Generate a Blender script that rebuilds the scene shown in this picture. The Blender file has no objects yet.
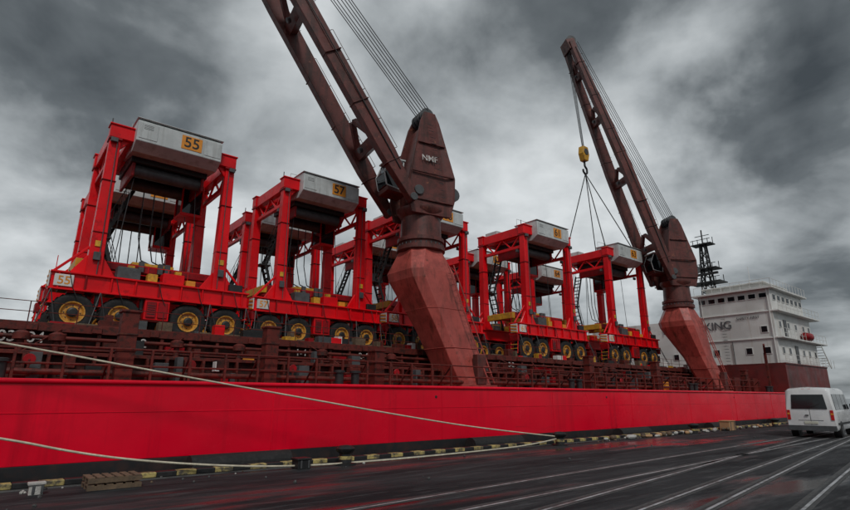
import bpy, bmesh, math, random
from mathutils import Vector, Matrix
random.seed(7)
S=bpy.context.scene
COL=S.collection
# ---------------------------------------------------------------- materials
def mat(name,c1,c2=None,rough=.5,metal=0.,scale=1.5,thr=(.45,.7),streak=None,bump=.0,bscale=30,rvar=.12,dirt=None,spec=.5,coat=0,bdist=.02,scuff=None):
    m=bpy.data.materials.new(name);m.use_nodes=True
    nt=m.node_tree;N=nt.nodes;L=nt.links
    b=N['Principled BSDF'];b.inputs['Metallic'].default_value=metal
    b.inputs['Specular IOR Level'].default_value=spec
    b.inputs['Coat Weight'].default_value=coat
    tc=N.new('ShaderNodeTexCoord')
    oi=N.new('ShaderNodeObjectInfo')
    add=N.new('ShaderNodeVectorMath');add.operation='ADD'
    mul=N.new('ShaderNodeMath');mul.operation='MULTIPLY';mul.inputs[1].default_value=37.
    L.new(oi.outputs['Random'],mul.inputs[0])
    L.new(tc.outputs['Object'],add.inputs[0]);L.new(mul.outputs[0],add.inputs[1])
    def noise(sc,det=4,vec=None,ro=.6):
        n=N.new('ShaderNodeTexNoise');n.inputs['Scale'].default_value=sc;n.inputs['Detail'].default_value=det;n.inputs['Roughness'].default_value=ro
        L.new(vec or add.outputs[0],n.inputs['Vector']);return n.outputs['Fac']
    def ramp(f,a,b_):
        r=N.new('ShaderNodeMapRange');r.inputs['From Min'].default_value=a;r.inputs['From Max'].default_value=b_
        L.new(f,r.inputs['Value']);return r.outputs[0]
    def mix(f,a,b_):
        x=N.new('ShaderNodeMix');x.data_type='RGBA'
        if f is not None: L.new(f,x.inputs['Factor'])
        for s,v in ((6,a),(7,b_)):
            if isinstance(v,tuple): x.inputs[s].default_value=(*v,1)
            else: L.new(v,x.inputs[s])
        return x.outputs[2]
    dark=tuple(v*.72 for v in c1)
    col=mix(ramp(noise(scale*.6,3),.35,.65),c1,dark)
    if c2: col=mix(ramp(noise(scale*2.2,6,ro=.7),*thr),col,c2)
    if streak:
        mp=N.new('ShaderNodeMapping');mp.inputs['Scale'].default_value=(streak[1],streak[1],streak[1]*.07)
        L.new(add.outputs[0],mp.inputs['Vector'])
        col=mix(ramp(noise(1.,6,mp.outputs[0],.65),*streak[2]),col,streak[0])
    if scuff:
        mp=N.new('ShaderNodeMapping');mp.inputs['Scale'].default_value=(scuff[1]*.12,scuff[1]*.12,scuff[1]*1.6)
        L.new(add.outputs[0],mp.inputs['Vector'])
        col=mix(ramp(noise(1.,7,mp.outputs[0],.7),*scuff[2]),col,scuff[0])
    if dirt:
        col=mix(ramp(noise(dirt[1],6,ro=.75),*dirt[2]),col,dirt[0])
    L.new(col,b.inputs['Base Color'])
    r=N.new('ShaderNodeMapRange');r.inputs['To Min'].default_value=max(.03,rough-rvar);r.inputs['To Max'].default_value=min(1,rough+rvar)
    r.inputs['From Min'].default_value=.3;r.inputs['From Max'].default_value=.7
    L.new(noise(scale*3,4),r.inputs['Value']);L.new(r.outputs[0],b.inputs['Roughness'])
    if bump>0:
        bp=N.new('ShaderNodeBump');bp.inputs['Strength'].default_value=bump;bp.inputs['Distance'].default_value=bdist
        L.new(noise(bscale,3,ro=.4),bp.inputs['Height']);L.new(bp.outputs[0],b.inputs['Normal'])
    return m
M={}
M['red']=mat('red_machine_paint',(.80,.003,.009),(.30,.003,.007),rough=.38,scale=.9,thr=(.56,.76),spec=.28,dirt=((.07,.012,.01),3.,(.63,.76)))
M['redd']=mat('dark_red_paint',(.33,.003,.008),(.10,.008,.008),rough=.45,scale=1.,spec=.3)
M['hull']=mat('hull_paint',(.86,.001,.024),(.62,.001,.018),rough=.25,rvar=.08,scale=.16,thr=(.42,.70),spec=.26,streak=((.36,.002,.012),1.3,(.54,.84)),bump=.6,bscale=.55,bdist=.05,scuff=((.22,.006,.013),1.3,(.63,.80)),dirt=((.10,.008,.010),1.6,(.69,.78)))
M['poop']=mat('stern_paint',(.15,.018,.016),(.07,.016,.015),rough=.5,scale=.3,streak=((.04,.018,.014),1.2,(.5,.75)))
M['boot']=mat('boottop_paint',(.010,.010,.012),(.035,.015,.012),rough=.6,scale=1)
M['rust']=mat('rusty_deck_paint',(.065,.014,.010),(.022,.009,.007),rough=.65,scale=1.2,thr=(.45,.6),spec=.3,streak=((.14,.035,.018),2.5,(.58,.78)),bump=.3)
M['rust2']=mat('rusty_frame_paint',(.13,.020,.014),(.035,.012,.009),rough=.6,scale=2,thr=(.48,.62),spec=.3,bump=.3)
M['crane']=mat('crane_brown_paint',(.135,.036,.030),(.060,.020,.016),rough=.45,scale=.8,thr=(.48,.64),spec=.4,streak=((.035,.016,.013),2.4,(.50,.70)),dirt=((.30,.11,.06),2.2,(.61,.70)))
M['ped']=mat('pedestal_paint',(.44,.085,.068),(.27,.05,.04),rough=.42,scale=.6,thr=(.42,.62),spec=.4,streak=((.13,.032,.022),2.4,(.50,.70)),dirt=((.09,.03,.018),3.2,(.59,.69)))
M['tyre']=mat('tyre_rubber',(.010,.010,.011),(.04,.036,.032),rough=.8,scale=3,thr=(.55,.8))
M['hub']=mat('yellow_rim',(.66,.31,.04),(.22,.11,.03),rough=.5,scale=4,thr=(.46,.70))
M['yel']=mat('yellow_paint',(.72,.38,.02),(.3,.15,.03),rough=.5,scale=3)
M['kerb']=mat('worn_kerb_paint',(.50,.40,.14),(.07,.06,.045),rough=.7,scale=2,thr=(.42,.60))
M['ora']=mat('orange_panel',(.78,.30,.02),(.6,.2,.02),rough=.5,scale=3)
M['grey']=mat('grey_machine_panel',(.58,.62,.62),(.42,.45,.45),rough=.45,scale=1.2,streak=((.22,.22,.21),3,(.52,.8)))
M['dgrey']=mat('dark_grey_steel',(.08,.085,.09),(.04,.04,.04),rough=.5,scale=2)
M['blk']=mat('black_steel',(.010,.010,.011),(.022,.022,.022),rough=.5,scale=2)
M['wht']=mat('white_ship_paint',(.72,.72,.70),(.55,.54,.50),rough=.5,scale=.4,thr=(.48,.75),streak=((.34,.24,.17),1.6,(.56,.78)))
M['van']=mat('white_car_paint',(.78,.79,.80),(.66,.66,.65),rough=.25,scale=.8,coat=.5)
M['glass']=mat('dark_glass',(.01,.013,.016),rough=.06,rvar=.03)
M['cable']=mat('steel_cable',(.03,.03,.032),rough=.5)
M['rope']=mat('mooring_rope_fibre',(.62,.57,.44),(.38,.34,.26),rough=.85,scale=6)
M['wood']=mat('pallet_wood',(.15,.10,.06),(.07,.05,.035),rough=.8,scale=5)
M['card']=mat('cardboard',(.45,.27,.14),(.35,.2,.1),rough=.85,scale=2)
M['bag']=mat('pale_sack',(.5,.49,.46),(.3,.28,.26),rough=.8,scale=4,bump=.5)
M['conc']=mat('concrete_cope',(.06,.06,.06),(.025,.025,.025),rough=.6,scale=1.5,bump=.5)
M['rail']=mat('polished_rail_steel',(.50,.51,.53),(.14,.13,.13),rough=.42,metal=.3,scale=1.2,thr=(.45,.65))
M['lred']=mat('lamp_red',(.55,.01,.01),rough=.2)
M['wtxt']=mat('white_marking',(.6,.6,.58),(.2,.1,.09),rough=.6,scale=6,thr=(.45,.65))
M['gtxt']=mat('grey_marking',(.08,.08,.09),(.3,.3,.3),rough=.6,scale=3,thr=(.5,.8))
M['plate']=mat('number_plate',(.6,.6,.5),rough=.4)

# ---------------------------------------------------------------- builder
class B:
    def __init__(s,name):
        s.name=name;s.p={}
    def bm(s,part,m):
        k=(part,m)
        if k not in s.p: s.p[k]=bmesh.new()
        return s.p[k]
    def hexa(s,part,m,v):
        bm=s.bm(part,m);V=[bm.verts.new(x) for x in v]
        for f in ((3,2,1,0),(4,5,6,7),(0,1,5,4),(1,2,6,5),(2,3,7,6),(3,0,4,7)):
            bm.faces.new([V[i] for i in f])
    def box(s,part,m,x0,x1,y0,y1,z0,z1):
        e=lambda:random.uniform(.0005,.003)
        x0-=e();x1+=e();y0-=e();y1+=e();z0-=e();z1+=e()
        s.hexa(part,m,[(x0,y0,z0),(x1,y0,z0),(x1,y1,z0),(x0,y1,z0),(x0,y0,z1),(x1,y0,z1),(x1,y1,z1),(x0,y1,z1)])
    def beam(s,part,m,p,q,w,h,w2=None,h2=None,up=(0,0,1)):
        p=Vector(p);q=Vector(q);d=(q-p).normalized();u=Vector(up)
        if abs(d.dot(u))>.98:u=Vector((0,1,0))
        a=d.cross(u).normalized();b=a.cross(d).normalized()
        e=random.uniform(.0005,.003)
        w2=w if w2 is None else w2;h2=h if h2 is None else h2
        v=[]
        for c,ww,hh in ((p,w,h),(q,w2,h2)):
            ww+=e;hh+=e
            for i,j in ((-1,-1),(1,-1),(1,1),(-1,1)):v.append(c+a*i*ww/2+b*j*hh/2)
        s.hexa(part,m,v)
    def loft(s,part,m,rings,cap=True):
        bm=s.bm(part,m);R=[[bm.verts.new(x) for x in r] for r in rings];n=len(R[0])
        for a,b in zip(R,R[1:]):
            for i in range(n):
                bm.faces.new((a[i],a[(i+1)%n],b[(i+1)%n],b[i]))
        if cap:
            bm.faces.new(R[0][::-1]);bm.faces.new(R[-1])
    def cyl(s,part,m,p,q,r,n=12,r2=None):
        p=Vector(p);q=Vector(q);d=(q-p).normalized();u=Vector((0,0,1)) if abs(d.z)<.95 else Vector((1,0,0))
        a=d.cross(u).normalized();b=a.cross(d).normalized();r2=r if r2 is None else r2
        s.loft(part,m,[[c+a*rr*math.cos(t*2*math.pi/n)+b*rr*math.sin(t*2*math.pi/n) for t in range(n)] for c,rr in ((p,r),(q,r2))])
    def lathe(s,part,m,c,ax,prof,n=28,cap=True):
        c=Vector(c);ax=Vector(ax).normalized();u=Vector((0,0,1)) if abs(ax.z)<.9 else Vector((1,0,0))
        a=ax.cross(u).normalized();b=a.cross(ax).normalized()
        s.loft(part,m,[[c+ax*o+a*r*math.cos(t*2*math.pi/n)+b*r*math.sin(t*2*math.pi/n) for t in range(n)] for r,o in prof],cap)
    def prism(s,part,m,pts,z0,z1):
        s.loft(part,m,[[(x,y,z0) for x,y in pts],[(x,y,z1) for x,y in pts]])
    def extr(s,part,m,pts,f0,f1):
        s.loft(part,m,[[f0(*p) for p in pts],[f1(*p) for p in pts]])
    def make(s,loc=(0,0,0),bevel=0,smooth=(),share=False):
        root=bpy.data.objects.new(s.name,None);root.location=loc;COL.objects.link(root);root.empty_display_size=.5
        s.meshes=[]
        for (part,m),bm in s.p.items():
            bmesh.ops.recalc_face_normals(bm,faces=bm.faces)
            me=bpy.data.meshes.new(part);bm.to_mesh(me);bm.free();me.materials.append(M[m])
            if part in smooth:
                for f in me.polygons:f.use_smooth=True
                me.set_sharp_from_angle(angle=math.radians(40))
            o=bpy.data.objects.new(part,me);COL.objects.link(o);o.parent=root
            if bevel and part not in smooth and m not in('cable','rope'):
                md=o.modifiers.new('b','BEVEL');md.width=bevel;md.segments=1;md.limit_method='ANGLE'
                if share:
                    dg=bpy.context.evaluated_depsgraph_get();me2=bpy.data.meshes.new_from_object(o.evaluated_get(dg));o.modifiers.clear();o.data=me2;me2.name=part;me=me2
            s.meshes.append((part,me))
        return root
    def inst(s,loc):
        root=bpy.data.objects.new(s.name,None);root.location=loc;COL.objects.link(root)
        for part,me in s.meshes:
            o=bpy.data.objects.new(part,me);COL.objects.link(o);o.parent=root
        return root
def text(parent,txt,loc,size,m,face='-Y',name='lettering',ext=.004):
    c=bpy.data.curves.new(name,'FONT');c.body=txt;c.size=size;c.align_x='CENTER';c.align_y='CENTER';c.extrude=ext;c.offset=size*.012
    c.materials.append(M[m]);o=bpy.data.objects.new(name,c);COL.objects.link(o);o.parent=parent;o.location=loc
    o.rotation_euler=(math.pi/2,0,0 if face=='-Y' else -math.pi/2)
    return o
def wire(b,part,m,pts,r,n=6):
    for p,q in zip(pts,pts[1:]):b.cyl(part,m,p,q,r,n)

# ---------------------------------------------------------------- straddle carrier
W=4.9
def build_carrier():
    b=B('straddle_carrier')
    for side in (0,1):
        Y=(lambda y:y) if side==0 else (lambda y:W-y)
        def bx(part,m,x0,x1,y0,y1,z0,z1):
            a,c=sorted((Y(y0),Y(y1)));b.box(part,m,x0,x1,a,c,z0,z1)
        bx('side_sill','red',-3.95,3.95,.10,.75,1.68,2.35)
        bx('side_sill','red',-4.0,4.0,-.02,.87,2.30,2.38)
        bx('side_sill','red',-4.0,4.0,-.02,.87,1.62,1.70)
        for k in range(9):
            x=-3.7+k*.92
            bx('sill_ribs','redd' if k%3==1 else 'red',x-.03,x+.03,.0,.10,1.70,2.30)
        for wx in(-3.05,-1.36,1.36,3.05):
            c=(wx,Y(.42),.78);ax=(0,1,0)
            b.lathe('tyres','tyre',c,ax,[(.42,-.24),(.60,-.31),(.74,-.27),(.785,-.13),(.785,.13),(.74,.27),(.60,.31),(.42,.24)],32,cap=False)
            for j in range(24):
                a=j*math.pi/12
                b.beam('tyre_lugs','tyre',(wx+.79*math.cos(a),Y(.42)-.2,.78+.79*math.sin(a)),(wx+.79*math.cos(a+.08),Y(.42)+.2,.78+.79*math.sin(a+.08)),.05,.05)
            b.lathe('wheel_rims','hub',c,ax,[(.16,-.30),(.20,-.29),(.23,-.18),(.35,-.17),(.40,-.28),(.445,-.29),(.445,.29),(.40,.28),(.35,.17),(.23,.18),(.20,.29),(.16,.30)],24)
            b.lathe('hub_caps','blk',c,ax,[(.12,-.34),(.20,-.315),(.21,-.19),(.21,.19),(.20,.315),(.12,.34)],14)
            for j in range(8):
                a=j*math.pi/4
                for s_ in(-1,1):b.cyl('wheel_nuts','dgrey',(wx+.28*math.cos(a),Y(.42)+s_*.165,.78+.28*math.sin(a)),(wx+.28*math.cos(a),Y(.42)+s_*.21,.78+.28*math.sin(a)),.03,6)
            if side==0: b.beam('wheel_forks','red',(wx+.60,Y(.84),1.66),(wx+.1,Y(.84),.80),.07,.30,.07,.2)
            bx('wheel_forks','red',wx-.30,wx+.30,.12,.72,1.57,1.68)
            b.cyl('suspension_struts','dgrey',(wx+.80,Y(.42),1.66),(wx+.80,Y(.42),1.15),.09)
            bx('mudguards','blk',wx-.62,wx+.62,.06,.78,1.60,1.625)
        bx('equipment_boxes','red',-.50,.50,.06,.8,.72,1.60)
        bx('equipment_boxes','redd',-.42,-.04,.0,.06,.82,1.5)
        bx('equipment_boxes','redd',.04,.42,.0,.06,.82,1.5)
        for k in range(5):bx('equipment_boxes','blk',-.38,-.08,-.012,.0,.95+k*.09,.985+k*.09)
        for lx in(-2.55,2.55):
            s_=1 if lx>0 else -1
            y0,y1=sorted((Y(.16),Y(.66)))
            b.hexa('legs','red',[(lx-.29,y0,2.38),(lx+.29,y0,2.38),(lx+.29,y1,2.38),(lx-.29,y1,2.38),(lx-.21,y0+.03,8.4),(lx+.21,y0+.03,8.4),(lx+.21,y1-.03,8.4),(lx-.21,y1-.03,8.4)])
            for g in(-1,1):
                v=[(lx+g*.26,2.38),(lx+g*.85,2.38),(lx+g*.24,3.3)]
                b.extr('leg_gussets','red',v,lambda x,z:(x,Y(.32),z),lambda x,z:(x,Y(.48),z))
            g=-s_
            v=[(lx+g*.19,7.9),(lx+g*.19,8.42),(lx+g*.6,8.42)]
            b.extr('leg_gussets','red',v,lambda x,z:(x,Y(.34),z),lambda x,z:(x,Y(.46),z))
            b.cyl('leg_conduits','blk',(lx-.24*s_,Y(.42),2.4),(lx-.22*s_,Y(.42),8.3),.035,6)
            b.cyl('leg_conduits','dgrey',(lx-.10*s_,Y(.10),2.4),(lx-.08*s_,Y(.10),8.3),.022,6)
            for z in(4.2,6.4):bx('leg_flanges','redd',lx-.27,lx+.27,.13,.69,z,z+.04)
            bx('leg_flanges','redd',lx-.26,lx+.26,.10,.74,8.3,8.40)
            # warning decals and junction boxes
            bx('leg_boxes','dgrey',lx-.12,lx+.14,.02,.14,3.0,3.35)
            if side==0: b.box('decals','yel',lx-.12,lx+.12,.125,.14,3.6,3.85)
        bx('top_beams','red',-2.80,2.80,.16,.68,8.42,9.05)
        bx('top_beams','red',-2.85,2.85,.10,.74,9.0,9.07)
        for k in range(10):
            x=-3.8+k*.85
            if abs(abs(x)-2.55)<.4:continue
            b.cyl('sill_railings','yel' if side else 'red',(x,Y(.80),2.38),(x,Y(.80),3.15),.02,5)
        for z in(2.75,3.15):
            b.cyl('sill_railings','yel' if side else 'red',(-2.1,Y(.80),z),(2.1,Y(.80),z),.02,5)
        bx('lockers','dgrey',-1.7,-.8,.15,.7,2.40,2.9)
        bx('lockers','yel',-.5,-.1,.2,.6,2.40,2.75)
        bx('lockers','red',.1,1.0,.15,.7,2.40,2.85)
        bx('lockers','ora',1.1,1.5,.15,.6,2.40,2.65)
        bx('lockers','blk',3.05,3.7,.15,.6,2.40,2.75)
        for k in range(5):
            x=-3.4+k*1.65
            wire(b,'hydraulic_hoses','blk',[(x,Y(.02),2.45),(x+.1,Y(-.05),2.1),(x+.2,Y(-.04),1.75),(x+.4,Y(.0),1.35)],.022,5)
        for s_ in(-1,1):
            b.beam('sill_stays','red',(s_*3.9,Y(.42),2.4),(s_*2.8,Y(.42),3.6),.08,.10)
    for x in(-2.55,2.55):
        b.box('cross_beams','red',x-.18,x+.18,.69,W-.69,8.35,8.95)
        b.box('cross_beams','red',x-.10,x+.10,.69,W-.69,7.45,7.65)
        for k in range(4):
            ya=.75+k*.85;b.beam('cross_lattice','red',(x,ya,7.6 if k%2 else 8.4),(x,ya+.85,8.4 if k%2 else 7.6),.1,.1)
    for x in(-1.1,1.1):b.box('cross_beams','redd',x-.15,x+.15,.7,W-.7,8.4,8.8)
    for x in(-1.9,1.9):b.box('cross_beams','red',x-.12,x+.12,.7,W-.7,8.45,8.75)
    pts=[(-.35,8.35),(-.35,9.32),(-.12,9.42),(1.75,9.42),(1.75,8.2),(.25,8.02)]
    b.extr('machine_house','grey',pts,lambda y,z:(-1.85,y,z),lambda y,z:(1.88,y,z))
    for k in (0,3):
        x=-1.85+.95*k+.02
        b.box('house_doors','grey',x+.06,x+.82,-.368,-.352,8.48,9.24)
    for k in range(4):b.box('house_vents','dgrey',-1.6,-1.2,-.378,-.352,8.95+k*.06,8.97+k*.06)
    b.box('number_panel','ora',.02,.94,-.368,-.352,8.52,9.2)
    b.box('house_top_trim','grey',-1.9,1.93,-.38,1.8,9.42,9.46)
    b.box('exhaust','dgrey',.9,1.3,.5,.9,9.4,9.75)
    b.box('exhaust','dgrey',-1.4,-.4,.4,1.2,9.4,9.6)
    for x in(-1.8,-.6,.7,1.8):b.cyl('roof_rail','grey',(x,1.6,9.4),(x,1.6,9.95),.018,5)
    b.cyl('roof_rail','grey',(-1.8,1.6,9.95),(1.8,1.6,9.95),.018,5)
    for x in(-2.6,2.6):
        b.box('flood_lamps','dgrey',x-.14,x+.14,.0,.14,8.15,8.35)
        b.box('flood_lamps','dgrey',x-.14,x+.14,.9,1.04,7.2,7.4)
    b.cyl('mast_lamps','dgrey',(-2.75,.4,9.05),(-2.75,.4,9.4),.03,6)
    b.box('hoist_machinery','blk',-1.7,1.7,1.0,3.9,7.85,8.35)
    b.cyl('hoist_drums','dgrey',(-1.5,1.5,7.6),(1.5,1.5,7.6),.3,14)
    b.cyl('hoist_drums','dgrey',(-1.5,3.4,7.6),(1.5,3.4,7.6),.3,14)
    for x in(-1.55,1.55):b.box('hoist_machinery','redd',x-.06,x+.06,1.1,3.8,7.2,7.85)
    b.box('hoist_machinery','grey',-2.2,-1.4,3.3,4.5,9.0,9.4)
    b.box('hoist_machinery','redd',-.3,1.9,3.6,4.6,9.0,9.3)
    b.box('cab_frame','red',1.15,2.2,3.0,4.2,6.45,6.6);b.box('cab_frame','red',1.15,2.2,3.0,4.2,8.05,8.2)
    b.box('cab_glass','glass',1.2,2.15,3.05,4.15,6.6,8.05)
    for x,y in((1.18,3.03),(2.17,3.03),(1.18,4.17),(2.17,4.17)):b.box('cab_frame','red',x-.04,x+.04,y-.04,y+.04,6.6,8.05)
    b.box('spreader','redd',-2.9,2.9,1.5,1.85,3.0,3.35);b.box('spreader','redd',-2.9,2.9,3.05,3.4,3.0,3.35)
    for x in(-3.0,-1,1,3.0):b.box('spreader_beams','yel',x-.14,x+.14,1.25,3.65,2.85,3.25)
    b.box('spreader_beams','yel',-.9,.9,1.86,3.04,3.25,3.55)
    for x in(-.6,.2,.5):b.box('spreader_boxes','dgrey',x-.1,x+.12,1.3,1.5,3.0,3.5)
    for x in(-1.7,1.7):
        for y in(1.6,3.3):b.cyl('hoist_ropes','cable',(x,y,3.3),(x*.8,y,7.7),.02,5)
    def stair(x0,x1,z0,z1,y):
        for dy in(0,.6):
            b.beam('access_stair','blk',(x0,y+dy,z0),(x1,y+dy,z1),.05,.16)
            b.beam('access_stair','blk',(x0,y+dy,z0+.9),(x1,y+dy,z1+.9),.03,.03)
            for k in range(5):
                t=k/4;xx=x0+(x1-x0)*t;z=z0+(z1-z0)*t;b.cyl('access_stair','blk',(xx,y+dy,z),(xx,y+dy,z+.9),.018,5)
        n=9
        for k in range(n):
            t=(k+.5)/n;x=x0+(x1-x0)*t;z=z0+(z1-z0)*t
            b.box('access_stair','blk',x-.1,x+.1,y+.03,y+.57,z-.015,z+.015)
    stair(-1.0,-1.9,2.4,5.0,4.05);stair(-1.9,-.9,5.0,7.6,4.05)
    b.box('access_stair','blk',-2.3,-1.6,4.0,4.7,4.95,5.02)
    for x,z in((-2.25,5),(-1.65,5)):b.cyl('access_stair','blk',(x,4.05,z),(x,4.05,z+1),.02,5)
    for i in range(3):
        x=-.5+.5*i;wire(b,'hose_loops','blk',[(x,3.8,7.7),(x+.05,3.85,5.2),(x+.3,3.8,4.1),(x+.7,3.6,3.9),(x+.8,3.2,3.5)],.035)
    for y in(.1,W-.7):
        b.box('end_panels','wht',-4.03,-3.98,y,y+.6,1.72,2.28)
        for k in range(3):
            z=1.70+k*.19
            b.hexa('end_chevrons','ora',[(-4.05,y+.02,z),(-4.036,y+.02,z),(-4.036,y+.58,z+.08),(-4.05,y+.58,z+.08),(-4.05,y+.02,z+.09),(-4.036,y+.02,z+.09),(-4.036,y+.58,z+.17),(-4.05,y+.58,z+.17)])
        b.box('bumpers','redd',-4.08,-3.9,y-.05,y+.65,1.2,1.6);b.box('bumpers','redd',3.9,4.06,y-.05,y+.65,1.2,1.6)
        for k in range(3):
            b.box('step_rungs','yel',-4.1,-4.06,y,y+.6,.45+k*.25,.49+k*.25)
        b.beam('step_rungs','red',(-4.08,y,.4),(-4.0,y,1.3),.05,.05);b.beam('step_rungs','red',(-4.08,y+.6,.4),(-4.0,y+.6,1.3),.05,.05)
    b.box('number_board','wht',-3.85,-3.2,-.012,.09,1.76,2.24)
    for x in(-3.9,-2.2,2.2,3.9):
        b.beam('lashings','cable',(x,.0,1.65),(x-.4,-.9,-.02),.03,.03)
        b.beam('lashings','cable',(x,.0,1.65),(x+.3,-.7,-.02),.03,.03)
    return b
cb=build_carrier()
for bm in cb.p.values():
    for v in bm.verts:
        if v.co.z>4: v.co.z+=.22*min(1,(v.co.z-4)/3)
HT=4.52
near=[(5.55,25,HT,'55',1,1),(13.6,25,HT,'57',.94,.97),(21.8,25,HT+.0,'58',1,1),(32.5,24.2,HT+.0,'61',1.04,1.085),(43.0,23.8,HT,'63',1.04,1.09)]
far=[(6.0,32.6,HT,'56',1,1),(14.6,32.6,HT,'60',1,1),(23.2,32.6,HT,'59',1,1),(34.0,32,HT,'62',1.03,1.05),(42.8,32,HT,'64',1.03,1.05)]
first=True
for x,y,z,n,sx,sz in near+far:
    if first: r=cb.make((x,y,z),bevel=.018,smooth=('tyres','wheel_rims','hoist_drums'),share=True);first=False
    else: r=cb.inst((x,y,z))
    r.scale=(sx,sx,sz)
    text(r,n,(.48,-.374,9.08),.72,'blk',name='number')
    text(r,n,(-3.52,-.018,1.99),.46,'ora',name='number')

# ---------------------------------------------------------------- cargo ship
ship=B('cargo_ship')
out=[(-75,28),(-68,23),(-58,18.5),(-48,17),(56.3,17),(56.3,39),(-48,39),(-58,37.5),(-68,33)]
ship.prism('hull_boottop','boot',out,-5,.38)
ship.prism('hull','hull',out,.38,2.40)
ship.cyl('gunwale','hull',(-48,17.0,2.42),(56.2,17.0,2.42),.07,10)
for z in(1.62,):ship.box('weld_seams','hull',-47,56,16.991,17.0,z,z+.022)
x=-14.3
while x<55:
    ship.box('weld_seams','hull',x,x+.025,16.989,17.0,.40,2.36);x+=7.3
for x in(-1.,14.6,27.,44.):
    ship.cyl('scuppers','boot',(x,16.98,2.05),(x,17.1,2.05),.06,10)
so=[(56.2,16.96),(68.5,16.96),(71,18.0),(72.6,21),(73,28),(72.6,35),(71,38),(68.5,39),(56.2,39)]
ship.prism('stern_hull','poop',so,-5,5.0)
ship.prism('stern_gunwale','poop',[(x,y-.08 if y<20 else y) for x,y in so],5.0,5.12)
ship.box('stern_rubbing_strake','poop',56.4,68.5,16.84,16.96,2.3,2.5)
ship.box('hatch_coaming','rust',-45,53,22.6,37,2.4,4.2)
ship.box('hatch_cover','rust2',-45,53,22.2,37.2,4.2,4.5)
ship.box('inner_bulwark','rust',-45,55,20.6,20.8,2.4,3.3)
ship.box('inner_bulwark_cap','rust2',-45,55,20.35,20.85,3.3,3.42)
x=-20
while x<55:
    ship.box('bulwark_ribs','rust2',x,x+.09,20.25,20.6,2.4,3.3);x+=random.choice([.62,.62,.62,.95])
x=-20;k=0
while x<53:
    ship.box('coaming_ribs','rust2',x,x+.12,22.25,22.6,2.4,4.2)
    if k%5==2: ship.box('coaming_lockers','rust2',x+.2,x+.9,22.1,22.6,3.4,4.0)
    if k%7==3: ship.box('coaming_panels','redd',x+.2,x+.9,22.2,22.6,3.45,3.9)
    if k%6==1: ship.box('coaming_openings','blk',x+.2,x+.95,22.57,22.6,2.6,3.5)
    x+=1.05;k+=1
ship.box('coaming_pipe_shelf','rust2',-45,53,21.9,22.6,3.62,3.70)
for yy,zz,r in((21.7,3.95,.07),(21.9,3.6,.05),(19.3,2.75,.09),(19.6,2.75,.06)):
    ship.cyl('deck_pipes','rust2',(-45,yy,zz),(54,yy,zz),r,8)
x=-20;k=0
while x<54:
    if not(17<x<20.8 or 45.8<x<49.2):
        ship.beam('edge_stanchions','rust2',(x,18.5,2.4),(x,18.5,3.45),.07,.10)
        if k%2==0: ship.beam('edge_stanchions','rust',(x,18.5,3.4),(x,19.6,2.4),.05,.07)
    x+=1.15;k+=1
for z in(2.95,3.45):ship.cyl('edge_handrail','rust2',(-45,18.5,z),(54,18.5,z),.035,8)
x=-20
while x<52:
    ship.cyl('hatch_railings','rust2',(x,22.3,4.5),(x,22.3,5.2),.022,5);x+=1.4
for z in(4.85,5.2):ship.cyl('hatch_railings','rust2',(-20,22.3,z),(52,22.3,z),.018,5)
x=-18
while x<52:
    ship.box('container_sockets','rust2',x,x+.3,22.12,22.4,4.22,4.44);x+=1.9
for px,h in((-4.,4.3),(3.45,4.62),(8.2,4.5),(13.0,3.9),(28.5,4.4),(36.5,4.4),(52.,4.3)):
    ship.box('deck_posts','rust2',px-.24,px+.24,18.75,19.2,2.4,h)
    ship.box('deck_posts','rust2',px-.29,px+.29,18.7,19.25,h,h+.07)
    for z in(2.9,3.4,3.9):
        if z<h-.1: ship.box('deck_posts','rust',px-.27,px+.27,18.72,19.23,z,z+.05)
for i in range(210):
    px=random.uniform(-8,53);py=random.choice([19.9,20.1,21.2,21.5,22.0])
    if 17<px<21 or 45.5<px<49.5: continue
    w=random.uniform(.08,.5);h=random.uniform(.3,1.6 if py>21 else 1.0)
    ship.box('deck_fittings',random.choice(['rust2','rust','redd','dgrey','rust2','blk','ora' if i%5==0 else 'rust','wht' if i%7==0 else 'rust2','yel' if i%9==0 else 'dgrey']),px,px+w,py-.15,py+.2,2.4 if i%3 else 2.4+h*.6,2.4+h)
for i in range(14):
    px=random.uniform(-3,52)
    ship.cyl('deck_vents','rust2',(px,21.3,2.4),(px,21.3,3.8),.1,10);ship.lathe('deck_vents','rust2',(px,21.3,3.8),(0,0,1),[(.1,0),(.24,.02),(.24,.22),(.1,.3)],12)
for i in range(12):
    px=-4+i*4.6+random.uniform(-.5,.5)
    if 17<px<21 or 45.5<px<49.5: continue
    ship.lathe('deck_valves','redd',(px,19.45,3.1),(0,1,0),[(.12,-.02),(.16,-.02),(.16,.02),(.12,.02)],14);ship.cyl('deck_valves','rust2',(px,19.45,2.7),(px,19.45,3.1),.04,8)
for px in(-.3,10.5,25,39,53.5):
    for dx in(0,.7):
        ship.lathe('mooring_bitts','blk',(px+dx,17.8,2.4),(0,0,1),[(.16,0),(.16,.5),(.22,.52),(.22,.6),(.1,.62)],14)
for px in(-2,2,6,11.5,15,24,27,31,35,40,44):
    ship.beam('lashing_bars','rust2',(px,22.2,4.3),(px+random.uniform(-1.5,1.5),20.5,3.4),.04,.04)
for i in range(70):
    px=random.uniform(-2,50);w=random.uniform(.15,.8)
    ship.box('hatch_gear',random.choice(['redd','dgrey','wood','rust2','yel','blk','red','wht']),px,px+w,22.7,23.1,4.505,4.505+random.uniform(.1,.5))
for px in(2.3,6.9,10.4,15.3,24.5,30.4,38.3):
    ship.beam('timber_dunnage','wood',(px,23.3,4.60),(px+2.2,23.4,4.60),.2,.14)
w='wht';sp='superstructure'
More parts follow.
